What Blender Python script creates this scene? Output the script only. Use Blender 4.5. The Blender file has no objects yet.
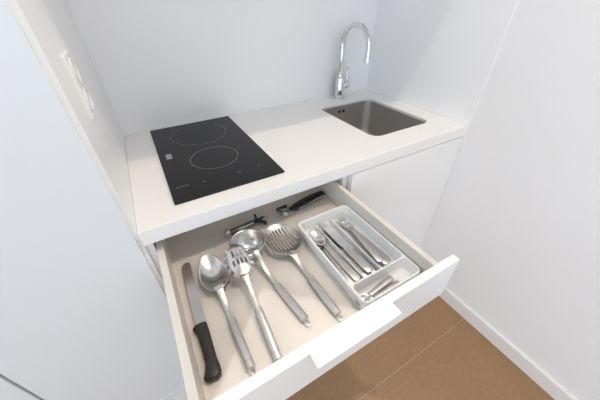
import bpy, bmesh, math, random
from mathutils import Vector, Matrix
random.seed(4)
C = bpy.context.scene.collection
SC = bpy.context.scene

# ------------------------------------------------------------------ camera
cam_d = bpy.data.cameras.new('camera')
cam = bpy.data.objects.new('camera', cam_d)
C.objects.link(cam)
cam_d.sensor_width = 36.0
cam_d.lens = 268.79 / 600 * 36.0
cam_d.clip_start = 0.01
def cam_matrix(yaw, pitch, roll, loc):
    cy, sy, cp, sp = math.cos(yaw), math.sin(yaw), math.cos(pitch), math.sin(pitch)
    f = Vector((sy*cp, cy*cp, sp)); rt = Vector((cy, -sy, 0)); up = rt.cross(f)
    cr, sr = math.cos(roll), math.sin(roll)
    r2 = cr*rt + sr*up; u2 = -sr*rt + cr*up
    m = Matrix((r2, u2, -f)).transposed().to_4x4()
    m.translation = loc
    return m
cam.matrix_world = cam_matrix(0.5193, -0.6536, -0.0093, Vector((0.1007, -1.1475, 1.3144)))
SC.camera = cam

# ------------------------------------------------------------------ world, lamps, exposure
w = bpy.data.worlds.new('World'); SC.world = w; w.use_nodes = True
bg = w.node_tree.nodes['Background']
bg.inputs[0].default_value = (0.90, 1.0, 1.12, 1); bg.inputs[1].default_value = 2.4
w.cycles.sampling_method = 'NONE'

def area(name, loc, rot, sx, sy, power, col):
    l = bpy.data.lights.new(name, 'AREA'); l.shape = 'RECTANGLE'; l.size = sx; l.size_y = sy
    l.energy = power; l.color = col
    o = bpy.data.objects.new(name, l); o.location = loc; o.rotation_euler = rot; C.objects.link(o); return o
def lamp(name, loc, power, col, rad=0.03):
    l = bpy.data.lights.new(name, 'POINT'); l.energy = power; l.color = col; l.shadow_soft_size = rad
    o = bpy.data.objects.new(name, l); o.location = loc; C.objects.link(o); return o
lamp('ceiling_lamp', (0.69, -1.09, 3.0), 60, (1.0, 0.88, 0.74), 0.012)
sq = bpy.data.lights.new('added_wedge_spot', 'SPOT'); sq.energy = 80; sq.color = (1.0, 0.95, 0.88); sq.shadow_soft_size = 0.0008  # added spot with no known fixture; throws the bright wedge into the drawer
sq.spot_size = math.radians(26); sq.spot_blend = 0.0
so = bpy.data.objects.new('added_wedge_spot', sq); so.location = (0.212, -1.185, 2.96); C.objects.link(so)

SC.view_settings.view_transform = 'Standard'
SC.view_settings.look = 'None'
SC.view_settings.gamma = 1.0
SC.view_settings.use_curve_mapping = False
SC.view_settings.exposure = -0.44
try:
    SC.cycles.use_denoising = True
    SC.cycles.use_adaptive_sampling = False
    SC.cycles.max_bounces = 10
    SC.cycles.diffuse_bounces = 5
    SC.cycles.caustics_reflective = False
    SC.cycles.caustics_refractive = False
    SC.cycles.sample_clamp_indirect = 4.0
except Exception:
    pass

# ------------------------------------------------------------------ materials
def mat(name, col, rough=0.4, metal=0.0, spec=0.5, noise=None, bump=None, coat=0.0):
    m = bpy.data.materials.new(name); m.use_nodes = True
    nt = m.node_tree; b = nt.nodes['Principled BSDF']
    b.inputs['Base Color'].default_value = (*col, 1)
    b.inputs['Roughness'].default_value = rough
    b.inputs['Metallic'].default_value = metal
    b.inputs['Specular IOR Level'].default_value = spec
    b.inputs['Coat Weight'].default_value = coat
    if noise or bump:
        tc = nt.nodes.new('ShaderNodeTexCoord')
    if noise:
        sc, amt = noise
        n = nt.nodes.new('ShaderNodeTexNoise'); n.inputs['Scale'].default_value = sc; n.inputs['Detail'].default_value = 6
        nt.links.new(tc.outputs['Object'], n.inputs['Vector'])
        r = nt.nodes.new('ShaderNodeValToRGB')
        r.color_ramp.elements[0].position = 0.3; r.color_ramp.elements[1].position = 0.7
        r.color_ramp.elements[0].color = (*[c*(1-amt) for c in col], 1)
        r.color_ramp.elements[1].color = (*[min(1, c*(1+amt)) for c in col], 1)
        nt.links.new(n.outputs['Fac'], r.inputs['Fac'])
        nt.links.new(r.outputs['Color'], b.inputs['Base Color'])
    if bump:
        sc, st, stretch = bump
        mp = nt.nodes.new('ShaderNodeMapping'); mp.inputs['Scale'].default_value = stretch
        n2 = nt.nodes.new('ShaderNodeTexNoise'); n2.inputs['Scale'].default_value = sc; n2.inputs['Detail'].default_value = 4
        bp = nt.nodes.new('ShaderNodeBump'); bp.inputs['Strength'].default_value = st; bp.inputs['Distance'].default_value = 0.001
        nt.links.new(tc.outputs['Object'], mp.inputs['Vector']); nt.links.new(mp.outputs[0], n2.inputs['Vector'])
        nt.links.new(n2.outputs['Fac'], bp.inputs['Height']); nt.links.new(bp.outputs[0], b.inputs['Normal'])
    return m

M = {}
M['paint'] = mat('wall paint', (0.89, 0.885, 0.885), 0.6, noise=(3, 0.01), bump=(250, 0.05, (1, 1, 1)))
M['room'] = mat('greige room paint', (0.40, 0.385, 0.37), 0.7, noise=(3, 0.02))
M['panel'] = mat('white niche panel', (0.93, 0.93, 0.93), 0.35, noise=(2, 0.008))
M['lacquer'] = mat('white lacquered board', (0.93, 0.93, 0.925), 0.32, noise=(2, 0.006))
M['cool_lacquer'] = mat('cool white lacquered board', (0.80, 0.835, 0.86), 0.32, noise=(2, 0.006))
M['counter'] = mat('white solid surface', (0.93, 0.915, 0.90), 0.35, noise=(400, 0.012))
M['drawer_side'] = mat('warm white drawer side', (0.76, 0.72, 0.66), 0.45, noise=(20, 0.01))
M['drawer_base'] = mat('beige drawer base', (0.755, 0.705, 0.650), 0.5, noise=(300, 0.015))
M['skirting'] = mat('white skirting', (0.84, 0.82, 0.80), 0.4, noise=(5, 0.01))
M['steel'] = mat('brushed stainless steel', (0.66, 0.64, 0.62), 0.30, 1.0, noise=(25, 0.03), bump=(90, 0.03, (14, 1, 14)))
M['polished'] = mat('polished stainless steel', (0.82, 0.81, 0.80), 0.22, 1.0, noise=(30, 0.02))
M['chrome'] = mat('chrome', (0.74, 0.75, 0.765), 0.05, 1.0, noise=(10, 0.01))
M['basin'] = mat('satin sink steel', (0.60, 0.58, 0.56), 0.38, 1.0, bump=(50, 0.15, (1, 14, 1)))
M['dark_reflection'] = mat('chrome with painted dark reflection', (0.30, 0.30, 0.31), 0.15, 1.0, noise=(30, 0.05))  # shaft's chrome coloured dark in place of the worktop underside it mirrors
M['glass'] = mat('black ceramic glass', (0.014, 0.013, 0.015), 0.14, 0.0, 0.2, noise=(6, 0.1))
M['ring'] = mat('grey printed mark', (0.16, 0.16, 0.165), 0.25, noise=(30, 0.05))
M['sticker'] = mat('pale printed mark', (0.26, 0.29, 0.32), 0.3, noise=(200, 0.25))
M['black'] = mat('black plastic', (0.022, 0.020, 0.019), 0.42, noise=(60, 0.1), bump=(300, 0.1, (1, 1, 1)))
M['rubber_and_gap'] = mat('dark rubber', (0.03, 0.03, 0.032), 0.6, noise=(60, 0.1))
M['tray'] = mat('white moulded plastic', (0.92, 0.92, 0.915), 0.28, noise=(20, 0.006))
M['socket'] = mat('white socket plastic', (0.88, 0.88, 0.87), 0.3, noise=(20, 0.006))
M['rail'] = mat('grey metal runner', (0.55, 0.56, 0.58), 0.35, 1.0, noise=(20, 0.05))

def floor_material():
    m = bpy.data.materials.new('brown porcelain tile'); m.use_nodes = True
    nt = m.node_tree; b = nt.nodes['Principled BSDF']; b.inputs['Roughness'].default_value = 0.5
    tc = nt.nodes.new('ShaderNodeTexCoord')
    mp = nt.nodes.new('ShaderNodeMapping'); mp.inputs['Location'].default_value = (0.0, 0.94, 0)
    nt.links.new(tc.outputs['Object'], mp.inputs['Vector'])
    br = nt.nodes.new('ShaderNodeTexBrick'); br.offset = 0.0
    br.inputs['Scale'].default_value = 1.0; br.inputs['Brick Width'].default_value = 1.2; br.inputs['Row Height'].default_value = 0.6
    br.inputs['Mortar Size'].default_value = 0.0018; br.inputs['Mortar Smooth'].default_value = 0.1
    nt.links.new(mp.outputs[0], br.inputs['Vector'])
    n = nt.nodes.new('ShaderNodeTexNoise'); n.inputs['Scale'].default_value = 55; n.inputs['Detail'].default_value = 8
    nt.links.new(tc.outputs['Object'], n.inputs['Vector'])
    n2 = nt.nodes.new('ShaderNodeTexNoise'); n2.inputs['Scale'].default_value = 5; n2.inputs['Detail'].default_value = 5
    nt.links.new(tc.outputs['Object'], n2.inputs['Vector'])
    r = nt.nodes.new('ShaderNodeValToRGB')
    r.color_ramp.elements[0].position = 0.3; r.color_ramp.elements[1].position = 0.7
    r.color_ramp.elements[0].color = (0.285, 0.166, 0.084, 1); r.color_ramp.elements[1].color = (0.352, 0.213, 0.112, 1)
    ad = nt.nodes.new('ShaderNodeMath'); ad.operation = 'MULTIPLY_ADD'; ad.inputs[1].default_value = 0.6
    mu = nt.nodes.new('ShaderNodeMath'); mu.operation = 'MULTIPLY'; mu.inputs[1].default_value = 0.4
    nt.links.new(n2.outputs['Fac'], mu.inputs[0]); nt.links.new(n.outputs['Fac'], ad.inputs[0]); nt.links.new(mu.outputs[0], ad.inputs[2])
    nt.links.new(ad.outputs[0], r.inputs['Fac'])
    nt.links.new(r.outputs['Color'], br.inputs['Color1']); nt.links.new(r.outputs['Color'], br.inputs['Color2'])
    br.inputs['Mortar'].default_value = (0.40, 0.31, 0.22, 1)
    nt.links.new(br.outputs['Color'], b.inputs['Base Color'])
    bp = nt.nodes.new('ShaderNodeBump'); bp.inputs['Strength'].default_value = 0.15; bp.inputs['Distance'].default_value = 0.001
    nt.links.new(n.outputs['Fac'], bp.inputs['Height']); nt.links.new(bp.outputs[0], b.inputs['Normal'])
    return m
M['floor'] = floor_material()

# ------------------------------------------------------------------ helpers
def obj(name, bm, m, parent=None, bevel=0.0, smooth=False, solid=0.0, sub=0, seg=2, off=0.0, weld=True):
    if weld: bmesh.ops.remove_doubles(bm, verts=bm.verts, dist=1e-6)
    bmesh.ops.recalc_face_normals(bm, faces=bm.faces)
    me = bpy.data.meshes.new(name); bm.to_mesh(me); bm.free()
    me.materials.append(M[m] if isinstance(m, str) else m)
    o = bpy.data.objects.new(name, me); C.objects.link(o)
    if parent: o.parent = parent
    if smooth:
        for p in me.polygons: p.use_smooth = True
        me.set_sharp_from_angle(angle=math.radians(38))
    if solid:
        s = o.modifiers.new('thickness', 'SOLIDIFY'); s.thickness = solid; s.offset = off
    if bevel:
        b = o.modifiers.new('bevel', 'BEVEL'); b.width = bevel; b.segments = seg; b.limit_method = 'ANGLE'; b.angle_limit = math.radians(40)
        b.harden_normals = False
    if sub:
        s = o.modifiers.new('sub', 'SUBSURF'); s.levels = sub; s.render_levels = sub
    return o
def empty(name, loc=(0, 0, 0), rot=(0, 0, 0)):
    o = bpy.data.objects.new(name, None); C.objects.link(o); o.location = loc; o.rotation_euler = rot
    o.empty_display_size = 0.05
    return o
def tag(o, label, cat, group=None):
    o['label'] = label; o['category'] = cat
    if group: o['group'] = group
    return o
def struct(o):
    o['kind'] = 'structure'; return o
def box(bm, x0, x1, y0, y1, z0, z1):
    v = [bm.verts.new(p) for p in ((x0,y0,z0),(x1,y0,z0),(x1,y1,z0),(x0,y1,z0),(x0,y0,z1),(x1,y0,z1),(x1,y1,z1),(x0,y1,z1))]
    for f in ((3,2,1,0),(4,5,6,7),(0,1,5,4),(1,2,6,5),(2,3,7,6),(3,0,4,7)): bm.faces.new([v[i] for i in f])
    return bm
def B(*bs):
    bm = bmesh.new()
    for b in bs: box(bm, *b)
    return bm
def rrect(x0, x1, y0, y1, r, n=6):
    pts = []
    for cx, cy, a0 in ((x1-r, y1-r, 0), (x0+r, y1-r, 90), (x0+r, y0+r, 180), (x1-r, y0+r, 270)):
        for i in range(n+1):
            a = math.radians(a0 + 90*i/n); pts.append((cx+r*math.cos(a), cy+r*math.sin(a)))
    return pts
def ring(bm, pts, z): return [bm.verts.new((p[0], p[1], z)) for p in pts]
def bridge(bm, a, b):
    n = len(a)
    for i in range(n): bm.faces.new((a[i], a[(i+1)%n], b[(i+1)%n], b[i]))
def fill(bm, loops):
    es = []
    for l in loops:
        for i in range(len(l)):
            e = bm.edges.get((l[i], l[(i+1)%len(l)])) or bm.edges.new((l[i], l[(i+1)%len(l)])); es.append(e)
    bmesh.ops.triangle_fill(bm, use_beauty=True, use_dissolve=False, edges=es)
def prism(bm, pts, z0, z1):
    a = ring(bm, pts, z0); b = ring(bm, pts, z1); bridge(bm, a, b); bm.faces.new(a[::-1]); bm.faces.new(b); return bm
def loft(bm, secs, cap=True):
    """secs: lists of points with equal count -> closed tube"""
    rs = [[bm.verts.new(p) for p in s] for s in secs]
    for a, b in zip(rs, rs[1:]): bridge(bm, a, b)
    if cap: bm.faces.new(rs[0][::-1]); bm.faces.new(rs[-1])
    return bm
def ell(y, rx, rz, zc, n=16, xc=0, p=2.0):
    out = []
    for i in range(n):
        a = 2*math.pi*i/n; c, s = math.cos(a), math.sin(a)
        out.append((xc + rx*math.copysign(abs(c)**(2/p), c), y, zc + rz*math.copysign(abs(s)**(2/p), s)))
    return out
def tube(bm, pts, rad, n=12, cap=True):
    """circular tube along 3-D points (rad: number or list)"""
    pts = [Vector(p) for p in pts]; N = len(pts)
    rads = rad if isinstance(rad, (list, tuple)) else [rad]*N
    secs = []; prev = None
    for i, p in enumerate(pts):
        t = (pts[min(i+1, N-1)] - pts[max(i-1, 0)]).normalized()
        if prev is None:
            ref = Vector((0, 0, 1)) if abs(t.z) < 0.9 else Vector((1, 0, 0)); u = t.cross(ref).normalized()
        else:
            u = (prev - t*prev.dot(t)).normalized()
        v = t.cross(u); prev = u
        secs.append([p + rads[i]*(math.cos(2*math.pi*k/n)*u + math.sin(2*math.pi*k/n)*v) for k in range(n)])
    return loft(bm, secs, cap)
def torus(bm, c, R, r, axis='z', n=24, m=8, sy=1.0):
    rs = []
    for i in range(n):
        a = 2*math.pi*i/n; row = []
        for k in range(m):
            b = 2*math.pi*k/m; d = R + r*math.cos(b)
            x, y, z = d*math.cos(a), d*math.sin(a)*sy, r*math.sin(b)
            if axis == 'x': x, y, z = z, x, y
            row.append(bm.verts.new((c[0]+x, c[1]+y, c[2]+z)))
        rs.append(row)
    for i in range(n): bridge(bm, rs[i], rs[(i+1)%n])
    return bm
def lathe(bm, prof, c=(0, 0, 0), n=32, cap=True):
    rs = [[bm.verts.new((c[0]+r*math.cos(2*math.pi*i/n), c[1]+r*math.sin(2*math.pi*i/n), c[2]+z)) for i in range(n)] for r, z in prof]
    for a, b in zip(rs, rs[1:]): bridge(bm, a, b)
    if cap: bm.faces.new(rs[0][::-1]); bm.faces.new(rs[-1])
    return bm
def strip(bm, st, n=9):
    """open sheet along y; stations (y, half width, z, sag[, xc])"""
    rows = []
    for s in st:
        y, hw, z, sag = s[:4]; xc = s[4] if len(s) > 4 else 0
        rows.append([bm.verts.new((xc + hw*(2*i/(n-1)-1), y, z - sag*(1-(2*i/(n-1)-1)**2))) for i in range(n)])
    for a, b in zip(rows, rows[1:]):
        for i in range(n-1): bm.faces.new((a[i], a[i+1], b[i+1], b[i]))
    return bm
def sheet(bm, x0, x1, y0, y1, step, inside, hz):
    """grid sheet keeping the cells for which inside(x, y) holds"""
    nx = int(round((x1-x0)/step)); ny = int(round((y1-y0)/step)); vs = {}
    def V(i, j):
        if (i, j) not in vs:
            x, y = x0+i*step, y0+j*step; vs[i, j] = bm.verts.new((x, y, hz(x, y)))
        return vs[i, j]
    for i in range(nx):
        for j in range(ny):
            if inside(x0+(i+.5)*step, y0+(j+.5)*step):
                bm.faces.new((V(i, j), V(i+1, j), V(i+1, j+1), V(i, j+1)))
    return bm

H, D, W, T = 0.90, 0.60, 1.180, 0.0415      # worktop height, depth, niche width, worktop thickness

# ------------------------------------------------------------------ the room
RX0, RY0, CH = -2.3, -6.0, 3.1
struct(obj('floor', B((RX0, W+0.01, RY0, 0.0, -0.06, 0.0)), 'floor'))
struct(obj('ceiling', B((RX0-.1, W+0.11, RY0-.1, 0.1, CH, CH+0.06)), 'room'))
struct(obj('wall_back', B((RX0-.1, W+0.11, 0.0, 0.1, 0, CH)), 'panel'))
struct(obj('wall_right', B((W+0.006, W+0.11, RY0, 0.0, 0, CH)), 'paint'))
struct(obj('trim_1', B((W, W+0.0058, -D, -0.0002, 0, CH)), 'panel', bevel=0.0015))      # cladding of the niche's right side
dl = bmesh.new()
q = [[dl.verts.new((0.212+r*c, -1.185+r*d, z)) for c, d in ((1, 0), (0, 1), (-1, 0), (0, -1))] for r, z in ((0.0475, CH), (0.0475, 2.71), (0.054, 2.71), (0.054, CH))]
for k in range(3): bridge(dl, q[k], q[k+1])
struct(obj('added_baffle', dl, 'rubber_and_gap'))                    # unseen baffle added to cut the spot's light into a wedge
struct(obj('trim_3', B((0.0015, W-0.0005, -0.60, -0.0005, 1.80, CH-0.0005)), 'lacquer'))     # unseen boxed-in part added over the niche to shade the worktop's back
# skirting along the right wall
sk = bmesh.new()
y0, y1 = RY0+.001, -D-0.001
prof = [(W+0.006, 0.0), (W-0.006, 0.0), (W-0.006, 0.072), (W-0.003, 0.078), (W+0.006, 0.078)]
loft(sk, [[(x, y0, z) for x, z in prof], [(x, y1, z) for x, z in prof]])
struct(obj('baseboard_right', sk, 'skirting'))

# ------------------------------------------------------------------ tall white cupboards on the left
def tall_cabinet(name, x0, x1, label, side):
    t = empty(name, ((x0+x1)/2, -0.3, 0)); cx, cy = t.location.x, t.location.y
    def L(b): return (b[0]-cx, b[1]-cx, b[2]-cy, b[3]-cy, b[4], b[5])
    pt = 0.018
    xs1 = x1 if not side else x1
    obj('carcass', B(L((x0, x0+pt, -0.578, -0.001, .1, 3.09)), L((x1-pt, x1, -0.578 if not side else -0.590, -0.001, 0.0 if side else .1, 3.09)),
                     L((x0+pt, x1-pt, -0.578, -0.001, .1, .118)), L((x0+pt, x1-pt, -0.578, -0.001, 3.072, 3.09)), L((x0+pt, x1-pt, -0.02, -0.001, .118, 3.072))),
        'panel', t, weld=False)
    dx0, dx1 = (x0+0.0015, x1-0.0045) if not side else (x0+0.0020, x1-0.0085)
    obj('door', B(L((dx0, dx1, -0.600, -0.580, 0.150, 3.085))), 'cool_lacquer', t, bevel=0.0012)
    if not side:
        obj('gap_shade', B(L((x1-.0044, x1+.0018, -0.5900, -0.5785, .15, 3.085))), 'rubber_and_gap', t)  # dark strip put behind the door gap as its shade, no real seal
    obj('plinth', B(L((x0, x1-(0.019 if side else 0), -0.590, -0.575, 0.0, 0.0995))), 'lacquer', t)
    tag(t, label, 'cupboard')
    return t
tall_cabinet('tall_cabinet', -0.3660, 0.0005, 'tall white cupboard with plain door directly left of the worktop and hob', True)
tall_cabinet('tall_cabinet', -0.7320, -0.3665, 'tall white cupboard at bottom left corner, beyond the dark door gap', False)

# double socket on the niche's left side
s = empty('wall_socket', (0.0007, -0.452, 1.175)); s.rotation_euler = (0, 0, 0)
bm = bmesh.new(); a = rrect(-0.036, 0.036, -0.058, 0.058, 0.005)
def yz(pts, x): return [bm.verts.new((x, p[0], p[1])) for p in pts]
b0 = yz(a, 0.0); b1 = yz(a, 0.005); b2 = yz(rrect(-0.034, 0.034, -0.056, 0.056, 0.004), 0.007)
bridge(bm, b0, b1); bridge(bm, b1, b2); bm.faces.new(b2); bm.faces.new(b0[::-1])
obj('plate', bm, 'socket', s)
for zc in (0.027, -0.027):
    bm = bmesh.new(); a = [(0.022*math.cos(t_*math.pi/14), zc+0.022*math.sin(t_*math.pi/14)) for t_ in range(28)]
    c0 = yz(a, 0.0068); c1 = yz(a, 0.009); c2 = yz([(p[0]*.9, zc+(p[1]-zc)*.9) for p in a], 0.009); c3 = yz([(p[0]*.85, zc+(p[1]-zc)*.85) for p in a], 0.0075)
    bridge(bm, c0, c1); bridge(bm, c1, c2); bridge(bm, c2, c3); bm.faces.new(c3)
    obj('outlet', bm, 'socket', s)
tag(s, 'white double power socket on the side of the tall cupboard above hob', 'socket')

# ------------------------------------------------------------------ worktop
X0 = 0.0010
SX0, SX1, SY0, SY1, SR = 0.789, 1.089, -0.493, -0.124, 0.038
bm = bmesh.new()
outer = [(X0, -D), (W-0.0005, -D), (W-0.0005, -0.0005), (X0, -0.0005)]
hole = rrect(SX0, SX1, SY0, SY1, SR, 8)
ot = ring(bm, outer, H); ob = ring(bm, outer, H-T); ht = ring(bm, hole, H); hb = ring(bm, hole, H-.012)
hole2 = rrect(SX0-.02, SX1+.02, SY0-.02, SY1+.02, SR+.02, 8); hc = ring(bm, hole2, H-.012); hd_ = ring(bm, hole2, H-T)
bridge(bm, ot, ob); bridge(bm, ht, hb); bridge(bm, hb, hc); bridge(bm, hc, hd_); fill(bm, [ot, ht]); fill(bm, [ob, hd_])
wt = obj('worktop', bm, 'counter', None, bevel=0.0015)
tag(wt, 'white solid worktop between the walls carrying hob, sink and tap', 'worktop')

# ------------------------------------------------------------------ base unit with the open drawer
CX0, CX1 = 0.0010, 0.605
bc = empty('base_cabinet', (0.306, -0.3, 0)); ox, oy = 0.306, -0.3
def L(b): return (b[0]-ox, b[1]-ox, b[2]-oy, b[3]-oy, b[4], b[5])
obj('side_panel', B(L((CX0, CX0+.0155, -0.578, -0.02, 0.10, 0.858))), 'panel', bc)
obj('side_panel', B(L((CX1-.016, CX1, -0.578, -0.02, 0.10, 0.858))), 'panel', bc)
obj('back_panel', B(L((CX0+.016, CX1-.0165, -0.035, -0.02, 0.10, 0.858))), 'panel', bc)
obj('bottom_panel', B(L((CX0+.016, CX1-.0165, -0.578, -0.036, 0.10, 0.116))), 'panel', bc)
obj('drawer_front', B(L((CX0+.001, CX1-.001, -0.60, -0.581, 0.43, 0.704))), 'lacquer', bc, bevel=0.0012)
obj('drawer_front', B(L((CX0+.001, CX1-.001, -0.60, -0.581, 0.152, 0.427))), 'lacquer', bc, bevel=0.0012)
obj('plinth', B(L((CX0, CX1, -0.545, -0.53, 0.0, 0.0995))), 'lacquer', bc)
for x in (CX0+.0157, CX1-.0285):
    obj('runner', B(L((x, x+.012, -0.575, -0.08, 0.735, 0.765))), 'rail', bc, bevel=0.002)
tag(bc, 'white base unit under the hob with its utensil drawer pulled open', 'cabinet')
ZB = 0.750
dr = obj('drawer', B(L((0.035, 0.557, -0.963, -0.462, ZB-.012, ZB))), 'drawer_base', bc)
dr['label'] = 'beige drawer base'
for xa, xb in ((0.0195, 0.0350), (0.557, 0.5725)):
    d = obj('drawer_side', B(L((xa, xb, -0.963, -0.462, 0.728, 0.8245))), 'drawer_side', dr, bevel=0.0015)
obj('drawer_back', B(L((0.0352, 0.5568, -0.4615, -0.447, 0.752, 0.8245))), 'drawer_side', dr, bevel=0.001)
fr = obj('pulled_front', B(L((0.001, 0.608, -0.982, -0.9635, 0.708, 0.840))), 'lacquer', dr, bevel=0.0012)
tb = bmesh.new()
pr = [(-0.9690, 0.8402), (-0.9690, 0.8420), (-1.0060, 0.8420), (-1.0075, 0.8405), (-1.0075, 0.8300), (-1.0058, 0.8300), (-1.0058, 0.8402)]
loft(tb, [[(0.211-ox, y-oy, z) for y, z in pr], [(0.397-ox, y-oy, z) for y, z in pr]])
obj('handle', tb, 'lacquer', dr)

# ------------------------------------------------------------------ sink unit
sc_ = empty('sink_cabinet', (0.89, -0.3, 0)); ox, oy = 0.89, -0.3
KX0, KX1 = 0.6065, 1.1795
obj('side_panel', B(L((KX0, KX0+.016, -0.578, -0.02, .1, .858))), 'panel', sc_)
obj('side_panel', B(L((KX1-.016, KX1, -0.578, -0.02, .1, .858))), 'panel', sc_)
obj('back_panel', B(L((KX0+.0165, KX1-.0165, -0.035, -0.02, .1, .858))), 'panel', sc_)
obj('bottom_panel', B(L((KX0+.0165, KX1-.0165, -0.578, -0.036, .1, .116))), 'panel', sc_)
obj('door', B(L((KX0+.002, KX1-.0035, -0.600, -0.581, .152, .8555))), 'lacquer', sc_, bevel=0.0012)
obj('plinth', B(L((KX0, KX1, -0.545, -0.53, 0, .0995))), 'lacquer', sc_)
tag(sc_, 'white sink unit with a plain door beside the open drawer', 'cabinet')

# ------------------------------------------------------------------ hob
HX0, HX1, HY0, HY1 = 0.0905, 0.3985, -0.5400, -0.0160
hx, hy = (HX0+HX1)/2, (HY0+HY1)/2
hob = empty('induction_hob', (hx, hy, H))
bm = bmesh.new(); o1 = rrect(HX0-hx, HX1-hx, HY0-hy, HY1-hy, 0.004, 4); o2 = rrect(HX0-hx+.0015, HX1-hx-.0015, HY0-hy+.0015, HY1-hy-.0015, 0.003, 4)
r0 = ring(bm, o1, 0.0002); r1 = ring(bm, o1, 0.0038); r2 = ring(bm, o2, 0.005); bridge(bm, r0, r1); bridge(bm, r1, r2); bm.faces.new(r2); bm.faces.new(r0[::-1])
obj('glass_top', bm, 'glass', hob)
def flat_ring(c, R, wd, z0, z1, n=72):
    bm = bmesh.new(); an = [(math.cos(2*math.pi*i/n), math.sin(2*math.pi*i/n)) for i in range(n)]
    loops = [ring(bm, [(c[0]+r*a, c[1]+r*b) for a, b in an], z) for r, z in ((R, z0), (R, z1), (R-wd, z1), (R-wd, z0))]
    for k in range(4): bridge(bm, loops[k], loops[(k+1)%4])
    return bm
obj('cooking_zone', flat_ring((0.246-hx, -0.140-hy), 0.099, 0.0018, 0.0050, 0.0052), 'ring', hob)
obj('cooking_zone', flat_ring((0.2445-hx, -0.350-hy), 0.074, 0.0018, 0.0050, 0.0052), 'ring', hob)
bm = bmesh.new()
for i, wd in enumerate((.006, .004, .006, .005, .004)):
    x = 0.108-hx + i*.0072; box(bm, x, x+wd*.8, -0.472-hy, -0.4675-hy, .0050, .0052)
obj('brand_mark', bm, 'ring', hob, weld=False)
for (x, y) in ((0.181, -.475), (0.345, -.470), (0.282, -.478)):
    obj('touch_key', flat_ring((x-hx, y-hy), 0.0036, 0.0014, .0050, .0052, 20), 'ring', hob)
bm = bmesh.new(); prism(bm, rrect(0.111-hx, 0.128-hx, -0.292-hy, -0.255-hy, .002, 3), .0050, .0052)
obj('rating_sticker', bm, 'sticker', hob)
tag(hob, 'black glass two-zone hob set in the white worktop', 'hob')

# ------------------------------------------------------------------ sink
sx, sy = (SX0+SX1)/2, (SY0+SY1)/2
sink = empty('sink', (sx, sy, H-.0125-0.165))
bm = bmesh.new(); zt = 0.165-0.0005
def sr(g, r): return rrect(SX0-sx-g, SX1-sx+g, SY0-sy-g, SY1-sy+g, r, 8)
fl = ring(bm, sr(0.014, 0.052), zt); l0 = ring(bm, sr(0.0005, SR), zt)
l1 = ring(bm, sr(-0.004, SR), 0.03); l2 = ring(bm, sr(-0.008, .042), 0.012); l3 = ring(bm, sr(-0.020, .035), 0.003); l4 = ring(bm, sr(-0.035, .03), 0.0)
dh = [(0.04*math.cos(2*math.pi*i/36), 0.04*math.sin(2*math.pi*i/36)) for i in range(36)]
for a, b in ((fl, l0), (l0, l1), (l1, l2), (l2, l3), (l3, l4)): bridge(bm, a, b)
bm.faces.new(l4)
obj('basin', bm, 'basin', sink, smooth=True, solid=0.001, off=1.0)
bm = bmesh.new(); lathe(bm, [(0.043, 0.0015), (0.041, 0.0035), (0.036, 0.003), (0.030, 0.0016)], n=32); obj('drain', bm, 'chrome', sink, smooth=True)
for dx in (-0.012, 0.012):
    bm = bmesh.new()
    pts = [(0.0075*math.cos(2*math.pi*i/20), 0.0075*math.sin(2*math.pi*i/20)) for i in range(20)]
    yb = SY1-sy-0.0022
    a = [bm.verts.new((-0.0185+dx+p[0], yb, 0.1395+p[1])) for p in pts]; b = [bm.verts.new((-0.0185+dx+p[0], yb-.0012, 0.1395+p[1])) for p in pts]
    bridge(bm, a, b); bm.faces.new(b); bm.faces.new(a[::-1]); obj('overflow_hole', bm, 'rubber_and_gap', sink)
tag(sink, 'small stainless steel sink sunk into the right end of the worktop', 'sink')

# ------------------------------------------------------------------ tap
tap = empty('tap', (0.962, -0.040, H), (0, 0, math.radians(7)))
bm = bmesh.new()
lathe(bm, [(0.026, 0.0003), (0.026, 0.004), (0.0215, 0.006), (0.0215, 0.092), (0.019, 0.097), (0.0135, 0.099), (0.0135, 0.108), (0.012, 0.110)], n=36)
obj('body', bm, 'chrome', tap, smooth=True, bevel=0.0008)
bm = bmesh.new(); R_ = 0.077; pts = [(0, 0, 0.1085), (0, 0, 0.16), (0, 0, 0.20), (0, 0, 0.236)]
for i in range(1, 25):
    a = math.pi*i/24; pts.append((0, -R_+R_*math.cos(a), 0.236+R_*math.sin(a)))
pts += [(0.0, -2*R_, 0.215), (0, -2*R_, 0.188)]
tube(bm, pts, 0.0105, 18); obj('spout', bm, 'chrome', tap, smooth=True)
bm = bmesh.new(); lathe(bm, [(0.0118, 0.180), (0.0118, 0.197), (0.0112, 0.199)], c=(0, -2*R_, 0), n=24); obj('aerator', bm, 'chrome', tap, smooth=True, bevel=0.0006)
bm = bmesh.new(); tube(bm, [(0.020, -0.004, 0.055), (0.030, -0.004, 0.055), (0.031, -0.004, 0.055), (0.050, -0.004, 0.055), (0.052, -0.004, 0.055)], [0.015, 0.015, 0.0175, 0.0175, 0.016], 24)
lv = obj('lever', bm, 'chrome', tap, smooth=True, bevel=0.0006)
bm = bmesh.new(); tube(bm, [(0.041, -0.004, 0.070), (0.042, -0.004, 0.085), (0.044, -0.003, 0.135), (0.044, -0.003, 0.137)], [0.0042, 0.0042, 0.0036, 0.002], 12)
obj('lever_arm', bm, 'chrome', lv, smooth=True)
tag(tap, 'chrome gooseneck mixer tap standing on the worktop behind the sink', 'tap')

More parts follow.
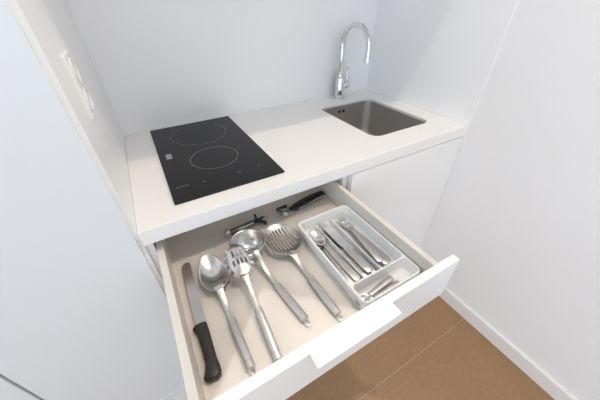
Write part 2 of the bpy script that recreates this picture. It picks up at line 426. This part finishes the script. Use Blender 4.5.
# ------------------------------------------------------------------ bread knife
kn = empty('kitchen_knife', (0.0585, -0.905, ZB), (0, 0, math.radians(-1.2)))
bm = bmesh.new()
out = [(-0.002, 0.112), (-0.0085, 0.120)]
for i in range(17):                                # serrated edge
    y = 0.124 + i*0.0098; out += [(-0.0100, y), (-0.0090, y+.0049)]
out += [(-0.0095, 0.288), (-0.007, 0.297), (-0.001, 0.3020), (0.006, 0.3035), (0.0115, 0.300), (0.0130, 0.292), (0.0115, 0.112)]
prism(bm, [(x, y) for x, y in out][::-1], 0.0095, 0.0113)
obj('blade', bm, 'steel', kn)
bm = bmesh.new()
st = [(0.000, .0085, .0060, -.001), (0.003, .0140, .0085, -.001), (0.010, .0165, .0098, -.0015), (0.020, .0140, .0100, .001), (0.034, .0112, .0100, .002), (0.056, .0112, .0103, .002), (0.080, .0118, .0103, .0015), (0.098, .0122, .0100, .001), (0.106, .0140, .0092, -.0012), (0.113, .0150, .0085, -.002), (0.117, .0130, .0070, -.001)]
loft(bm, [ell(y, rx, rz, 0.0104, 20, x, 2.6) for (y, rx, rz, x) in st])
obj('handle', bm, 'black', kn, smooth=True)
tag(kn, 'long kitchen knife with black plastic handle along the drawer left side', 'knife')

# ------------------------------------------------------------------ utensils with steel grips
def grip(t, ya=0.012, yb=0.122, r=0.0092, zc=0.0098):
    bm = bmesh.new()
    loft(bm, [ell(y, rx, rz, zc, 18, 0, 2.3) for y, rx, rz in ((ya, .0060, .0055), (ya+.0012, r*.98, r*.90), (ya+.013, r, r*.92), (ya+.0134, r*.93, r*.85), (ya+.0146, r*.93, r*.85), (ya+.0150, r, r*.92),
          (ya+.055, r*1.04, r*.95), (yb-.016, r*.98, r*.90), (yb-.0156, r*.91, r*.84), (yb-.0144, r*.91, r*.84), (yb-.0140, r*.97, r*.9), (yb-.0015, r*.94, r*.86), (yb, .0060, .0045))])
    g = obj('grip', bm, 'steel', t, smooth=True)
    bm = bmesh.new(); torus(bm, (0, ya-.005, zc-.003), 0.0058, 0.0013, n=24, sy=1.25); obj('hanging_loop', bm, 'polished', g, smooth=True)
    return g
def neck(t, pts, wd):
    """flat stem: pts (y, z), wd half widths"""
    bm = bmesh.new(); loft(bm, [ell(y, w_, 0.0019, z, 14, 0, 3) for (y, z), w_ in zip(pts, wd)])
    return obj('stem', bm, 'steel', t, smooth=True)
GRP = 'steel cooking utensils lying in the drawer'

# serving spoon
t = empty('serving_spoon', (0.1225, -0.934, ZB), (0, 0, math.radians(0.5)))
grip(t, yb=0.124); neck(t, [(0.121, .0098), (.15, .010), (.175, .016), (.196, .026), (.208, .0275)], [.0055, .0058, .0062, .0085, .012])
def outl(yy):
    u = (yy-0.198)/0.118
    if u <= 0 or u >= 1: return 0
    return 0.0345*(math.sin(math.pi*u**0.90)**0.42)*(1.02-0.16*u)
bm = bmesh.new(); st = []
N = 26
for i in range(N+1):
    u = 0.004 + 0.992*(0.5-0.5*math.cos(math.pi*i/N)); y = 0.198+0.118*u; hw = max(outl(y), 0.002)
    st.append((y, hw, 0.0295 - 0.006*math.sin(math.pi*u), 0.015*math.sin(math.pi*min(1, u*1.0))**0.7*(hw/0.033)))
strip(bm, st, 19); obj('spoon_bowl', bm, 'polished', t, smooth=True, solid=0.0013)
tag(t, 'solid steel serving spoon lying next to the black-handled knife', 'spoon', GRP)

# pasta server, its head resting on the ladle
t = empty('pasta_server', (0.1725, -0.9445, ZB), (math.radians(7.2), 0, math.radians(-2.8)))
grip(t, yb=0.124); neck(t, [(0.121, .0098), (.15, .010), (.18, .013), (.198, .018), (.212, .0195)], [.0055, .0055, .0058, .0075, .011])
def ps_z(x, y): return 0.022 + 0.012*(1-(x/0.027)**2)*max(0, 1-((y-0.251)/0.052)**2)
def ps_in(x, y):
    if (x/0.0262)**2 + (abs(y-0.251)/0.046)**2.3 > 1: return False
    for ys, n, hl, pitch in ((0.2665, 3, .0115, .0105), (0.2395, 4, .0080, .0095)):
        for k in range(n):
            if abs(x-(k-(n-1)/2)*pitch) < 0.0026 and abs(y-ys) < hl: return False
    return True
bm = bmesh.new(); sheet(bm, -0.032, 0.032, 0.200, 0.306, 0.0008, ps_in, ps_z)
sh = obj('slotted_head', bm, 'polished', t, smooth=True, solid=0.0013)
for k in range(10):
    a = math.radians((-50 + 100*k/4) if k < 5 else (130 + 100*(k-5)/4)); px, py = 0.0252*math.cos(a), 0.251+0.0445*math.sin(a)
    bm = bmesh.new(); tube(bm, [(px*.97, .251+(py-.251)*.98, .0225), (px*1.18, .251+(py-.251)*1.05, .0215), (px*1.30, .251+(py-.251)*1.08, .0150), (px*1.32, .251+(py-.251)*1.08, .008)], [.0038, .0040, .0034, .0018], 8)
    obj('tooth', bm, 'polished', sh, smooth=True)
tag(t, 'steel spaghetti server with a toothed slotted head leaning over the ladle bowl', 'pasta server', GRP)

# ladle
t = empty('ladle', (0.2605, -0.903, ZB), (0, 0, math.radians(7.6)))
grip(t, yb=0.124)
neck(t, [(0.121, .0098), (.15, .0105), (.180, .020), (.200, .036), (.212, .0475), (.2165, .0485)], [.0055, .0056, .0058, .006, .007, .008])
bm = bmesh.new(); Rl = 0.0455; n = 40; cyl = 0.258
prof = [(0.010, 0.0025), (0.020, 0.0040), (0.029, 0.0085), (0.036, 0.0165), (0.041, 0.027), (0.044, 0.038), (0.0455, 0.0475), (0.0475, 0.0490)]
rs = [[bm.verts.new((r*math.cos(2*math.pi*i/n), cyl+r*math.sin(2*math.pi*i/n), z)) for i in range(n)] for r, z in prof]
for a, b in zip(rs, rs[1:]): bridge(bm, a, b)
bm.faces.new(rs[0][::-1]); obj('ladle_bowl', bm, 'polished', t, smooth=True, solid=0.0011)
tag(t, 'steel soup ladle with round deep bowl, touching the slotted skimmer', 'ladle', GRP)

# skimmer
t = empty('skimmer', (0.3270, -0.928, ZB), (0, 0, math.radians(1.6)))
grip(t, yb=0.124); neck(t, [(0.121, .0098), (.15, .010), (.175, .014), (.196, .021), (.212, .0235)], [.0055, .0056, .006, .009, .016])
def skm(x, y):
    r = math.hypot(x/0.0475, (y-0.262)/0.0600)
    if r > 1: return False
    for k in range(9):
        xc = (k-4)*0.0092; hl = 0.0420*math.sqrt(max(0.05, 1-(xc/0.0465)**2))
        if abs(x-xc) < 0.0024 and abs(y-0.2665) < hl: return False
    return True
def skz(x, y):
    r = math.hypot(x/0.0475, (y-0.262)/0.0600); return 0.028 - 0.0125*(1-min(1, r)**2.4)
bm = bmesh.new(); sheet(bm, -0.0485, 0.0485, 0.2005, 0.3235, 0.0008, skm, skz); hd = obj('slotted_head', bm, 'polished', t, smooth=True, solid=0.0012)
bm = bmesh.new(); n = 56; rows = []
for i in range(n):
    a = 2*math.pi*i/n; c, s_ = math.cos(a), math.sin(a)
    rows.append([bm.verts.new((0.0475*c*f+0, 0.262+0.0600*s_*f, z)) for f, z in ((1.0, .0285), (1.03, .0297), (1.03, .0284), (1.0, .0268))])
for i in range(n):
    bridge(bm, rows[i], rows[(i+1)%n])
obj('rim', bm, 'polished', hd, smooth=True)
tag(t, 'steel skimmer with wide slotted oval head between ladle and white tray', 'skimmer', GRP)

# peeler-like bar and can opener at the shaded back
t = empty('bottle_opener', (0.247, -0.548, ZB), (0, 0, math.radians(6)))
bm = bmesh.new(); tube(bm, [(-.046, 0, .010), (-.040, 0, .010), (.030, 0, .010), (.034, 0, .010)], [.0085, .0098, .0098, .007], 18); obj('shaft', bm, 'dark_reflection', t, smooth=True)
bm = bmesh.new(); tube(bm, [(-.057, 0, .0142), (-.054, 0, .0142), (-.046, 0, .0142), (-.043, 0, .0142)], [.010, .0140, .0140, .010], 20); obj('end_cap', bm, 'polished', t, smooth=True)
bm = bmesh.new(); tube(bm, [(.032, 0, .010), (.044, .004, .010), (.052, .020, .011), (.054, .030, .012)], [.006, .0055, .004, .003], 10)
tube(bm, [(.044, .002, .010), (.055, -.008, .010), (.064, -.020, .010), (.060, -.028, .010)], [.0055, .0055, .005, .004], 10)
tube(bm, [(.044, .002, .010), (.064, .004, .011), (.074, .002, .011)], [.005, .004, .0025], 10)
obj('hook', bm, 'rubber_and_gap', t, smooth=True)
tag(t, 'chrome and black bar-shaped opener behind the ladle in worktop shadow', 'opener')

t = empty('can_opener', (0.449, -0.546, ZB), (0, 0, math.radians(4)))
for sgn, yy in ((1, .010), (-1, -.008)):
    pts = [(-.040, .002*sgn, .011), (-.020, yy*.9, .012), (.020, yy*1.15+.004, .013), (.060, yy*1.0+.008, .013), (.095, yy*.8+.010, .012), (.104, yy*.7+.010, .011)]
    bm = bmesh.new(); tube(bm, pts, [.006, .0068, .0072, .0072, .0065, .003], 12); h = obj('arm', bm, 'black', t, smooth=True)
    bm = bmesh.new(); tube(bm, [(x, y-.0068*(1 if sgn < 0 else 0)-(.004 if sgn > 0 else 0), z+.002) for x, y, z in pts[1:5]], .0022, 8); obj('edge_strip', bm, 'polished', h, smooth=True)
bm = bmesh.new(); prism(bm, [(-.082, -.010), (-.070, -.017), (-.045, -.013), (-.030, -.006), (-.030, .010), (-.050, .016), (-.075, .013)], .006, .011); obj('cutter_plate', bm, 'polished', t, bevel=.001)
bm = bmesh.new(); lathe(bm, [(.010, .0112), (.011, .013), (.011, .017), (.004, .0185)], c=(-.062, 0, 0), n=18); obj('gear_wheel', bm, 'chrome', t)
bm = bmesh.new(); prism(bm, rrect(-.082, -.044, .0165, .0245, .003, 3), .010, .018); box(bm, -.067, -.058, .008, .018, .012, .016); obj('turning_key', bm, 'rubber_and_gap', t, weld=False)
tag(t, 'can opener with black curved arms near drawer right back corner', 'can opener')

# ------------------------------------------------------------------ cutlery tray
TX0, TX1, TY0, TY1, TH = 0.3745, 0.5535, -0.9425, -0.6430, 0.042
tx, ty = (TX0+TX1)/2, (TY0+TY1)/2
tr = empty('cutlery_tray', (tx, ty, ZB))
bm = bmesh.new()
def tl(x0, x1, y0, y1, r, n=6): return rrect(x0-tx, x1-tx, y0-ty, y1-ty, r, n)
o_t = ring(bm, tl(TX0+.002, TX1-.002, TY0+.002, TY1-.002, .017), TH); o_e = ring(bm, tl(TX0, TX1, TY0, TY1, .018), TH-.002); o_l = ring(bm, tl(TX0, TX1, TY0, TY1, .018), TH-.008)
o_b = ring(bm, tl(TX0+.006, TX1-.006, TY0+.006, TY1-.006, .015), 0.0003)
bridge(bm, o_t, o_e); bridge(bm, o_e, o_l); bridge(bm, o_l, o_b); bm.faces.new(o_b[::-1])
holes = []
for (x0, x1, y0, y1) in ((TX0+.005, TX1-.005, -.8865, TY1-.006), (TX0+.005, TX1-.005, TY0+.005, -.8895)):
    h0 = ring(bm, tl(x0, x1, y0, y1, .009), TH); h1 = ring(bm, tl(x0+.0012, x1-.0012, y0+.0012, y1-.0012, .009), TH-.0025)
    h2 = ring(bm, tl(x0+.004, x1-.004, y0+.004, y1-.004, .009), .009); h3 = ring(bm, tl(x0+.009, x1-.009, y0+.009, y1-.009, .006), .004)
    bridge(bm, h0, h1); bridge(bm, h1, h2); bridge(bm, h2, h3); bm.faces.new(h3); holes.append(h0)
fill(bm, [o_t]+holes)
obj('tray_body', bm, 'tray', tr, bevel=0.0006)
for xd in (.4310, .4855):
    bm = bmesh.new(); secs = []
    for y, top in ((-.8840, .020), (-.880, .023), (-.665, .023), (-.655, .018), (-.650, .006)):
        secs.append([(xd-tx-.0028, y-ty, .0042), (xd-tx-.0012, y-ty, top-.001), (xd-tx, y-ty, top), (xd-tx+.0012, y-ty, top-.001), (xd-tx+.0028, y-ty, .0042)])
    loft(bm, secs); obj('divider', bm, 'tray', tr)
tag(tr, 'white plastic cutlery tray filling the right side of the open drawer', 'cutlery tray')

# ------------------------------------------------------------------ cutlery
def handle_st(L_, w0=.0105, w1=.0056):
    return [(0.000, .003, .006, -.0004), (.0015, .0065, .0062, -.0008), (.006, w0, .0066, -.0012), (.03, w0*.95, .0075, -.0012), (L_*.5, w0*.72, .0085, -.0010), (L_*.62, w1*1.0, .009, -.0008)]
def make_spoon(name, L_, bw):
    t = empty(name); bm = bmesh.new(); st = handle_st(L_, .0105*bw/.02); st += [(L_*.68, .0040, .0085, -.0005)]
    strip(bm, st, 9); obj('handle', bm, 'steel', t, smooth=True, solid=.0018)
    bm = bmesh.new(); st = []; l0, bl = L_*.675, L_*.325
    for i in range(15):
        u = .003 + .994*(.5-.5*math.cos(math.pi*i/14)); hw = max(bw*(math.sin(math.pi*u**.92)**.62), .0035 if u < .5 else .002)
        st.append((l0+bl*u, hw, .0085 + .003*u, .0075*math.sin(math.pi*u)*hw/bw))
    strip(bm, st, 13); obj('bowl', bm, 'polished', t, smooth=True, solid=.0013)
    return t
def make_fork(name, L_):
    t = empty(name); bm = bmesh.new(); strip(bm, handle_st(L_)+[(L_*.70, .0042, .0085, -.0004)], 9); obj('handle', bm, 'steel', t, smooth=True, solid=.0018)
    bm = bmesh.new(); strip(bm, [(L_*.695, .0042, .0085, .000), (L_*.73, .0075, .0075, .001), (L_*.77, .0115, .0068, .0015), (L_*.80, .0120, .0068, .0015)], 9)
    for k in range(4):
        xc = (k-1.5)*.0064; strip(bm, [(L_*.795, .0021, .0060, 0, xc), (L_*.88, .0019, .0068, 0, xc), (L_*.97, .0015, .0100, 0, xc), (L_, .0006, .0115, 0, xc)], 3)
    obj('tines', bm, 'polished', t, smooth=True, solid=.0014)
    return t
def make_knife(name, L_):
    t = empty(name); bm = bmesh.new()
    loft(bm, [ell(y, rx, rz, .0085, 14, 0, 2.6) for y, rx, rz in ((0, .004, .002), (.002, .0085, .0034), (.02, .0112, .0038), (.07, .0104, .0036), (.095, .0098, .0034), (.097, .006, .003))])
    obj('handle', bm, 'steel', t, smooth=True)
    bm = bmesh.new(); prism(bm, [(-.004, .0965), (.006, .0965), (.0090, .11), (.0100, L_-.03), (.007, L_-.008), (.000, L_), (-.004, L_-.004), (-.0085, L_-.03), (-.0085, .115)], .0078, .0092)
    obj('blade', bm, 'polished', t)
    return t
def place(t, loc, rot, label, cat, group):
    t.location = loc; t.rotation_euler = rot; tag(t, label, cat, group); return t
def dup(root):
    r = root.copy(); C.objects.link(r)
    for ch in root.children:
        c = ch.copy(); C.objects.link(c); c.parent = r
    return r
rad = math.radians
TZ = ZB + 0.0045
def row(proto, specs, cat, group):
    for i, (loc, rot, label) in enumerate(specs):
        place(proto if i == 0 else dup(proto), loc, rot, label, cat, group)
sp0 = make_spoon('table_spoon', 0.200, .0205)
row(sp0, [((0.3910, -0.8785, TZ), (rad(0.5), 0, rad(-3.2)), 'steel table spoon at the bottom of the nested spoon stack'),
          ((0.4030, -0.8790, TZ+.0045), (rad(0.5), 0, rad(0.3)), 'steel table spoon in the middle of the nested spoon stack'),
          ((0.4165, -0.8750, TZ+.0090), (rad(0.4), 0, rad(4.0)), 'steel table spoon topmost in the left compartment of the tray')], 'spoon', 'table spoons in the tray')
k0 = make_knife('table_knife', 0.218)
row(k0, [((0.4460, -0.8790, TZ-.003), (0, 0, rad(0.6)), 'steel table knife nearest the spoons in the tray'),
         ((0.4700, -0.8800, TZ-.003), (0, 0, rad(1.0)), 'steel table knife nearest the forks in the tray'),
         ((0.4585, -0.8720, TZ+.005), (0, 0, rad(1.8)), 'steel table knife lying on top of the other two knives')], 'knife', 'table knives in the tray')
f0 = make_fork('table_fork', 0.200)
row(f0, [((0.5260, -0.8670, TZ), (rad(0.3), 0, rad(2.2)), 'steel table fork at the bottom of the nested fork stack'),
         ((0.5150, -0.8720, TZ+.0040), (rad(0.3), 0, rad(-.8)), 'steel table fork in the middle of the nested fork stack'),
         ((0.5040, -0.8600, TZ+.0080), (rad(0.3), 0, rad(-4.0)), 'steel table fork topmost in the right compartment of the tray')], 'fork', 'table forks in the tray')
s0 = make_spoon('tea_spoon', 0.126, .0145)
row(s0, [((0.5040, -0.9240, TZ-.002), (0, 0, rad(91)), 'steel teaspoon nearer the drawer front in the front compartment'),
         ((0.4960, -0.9060, TZ+.003), (0, 0, rad(97)), 'steel teaspoon farther from drawer front, across the other teaspoon')], 'spoon', 'teaspoons in the front compartment')
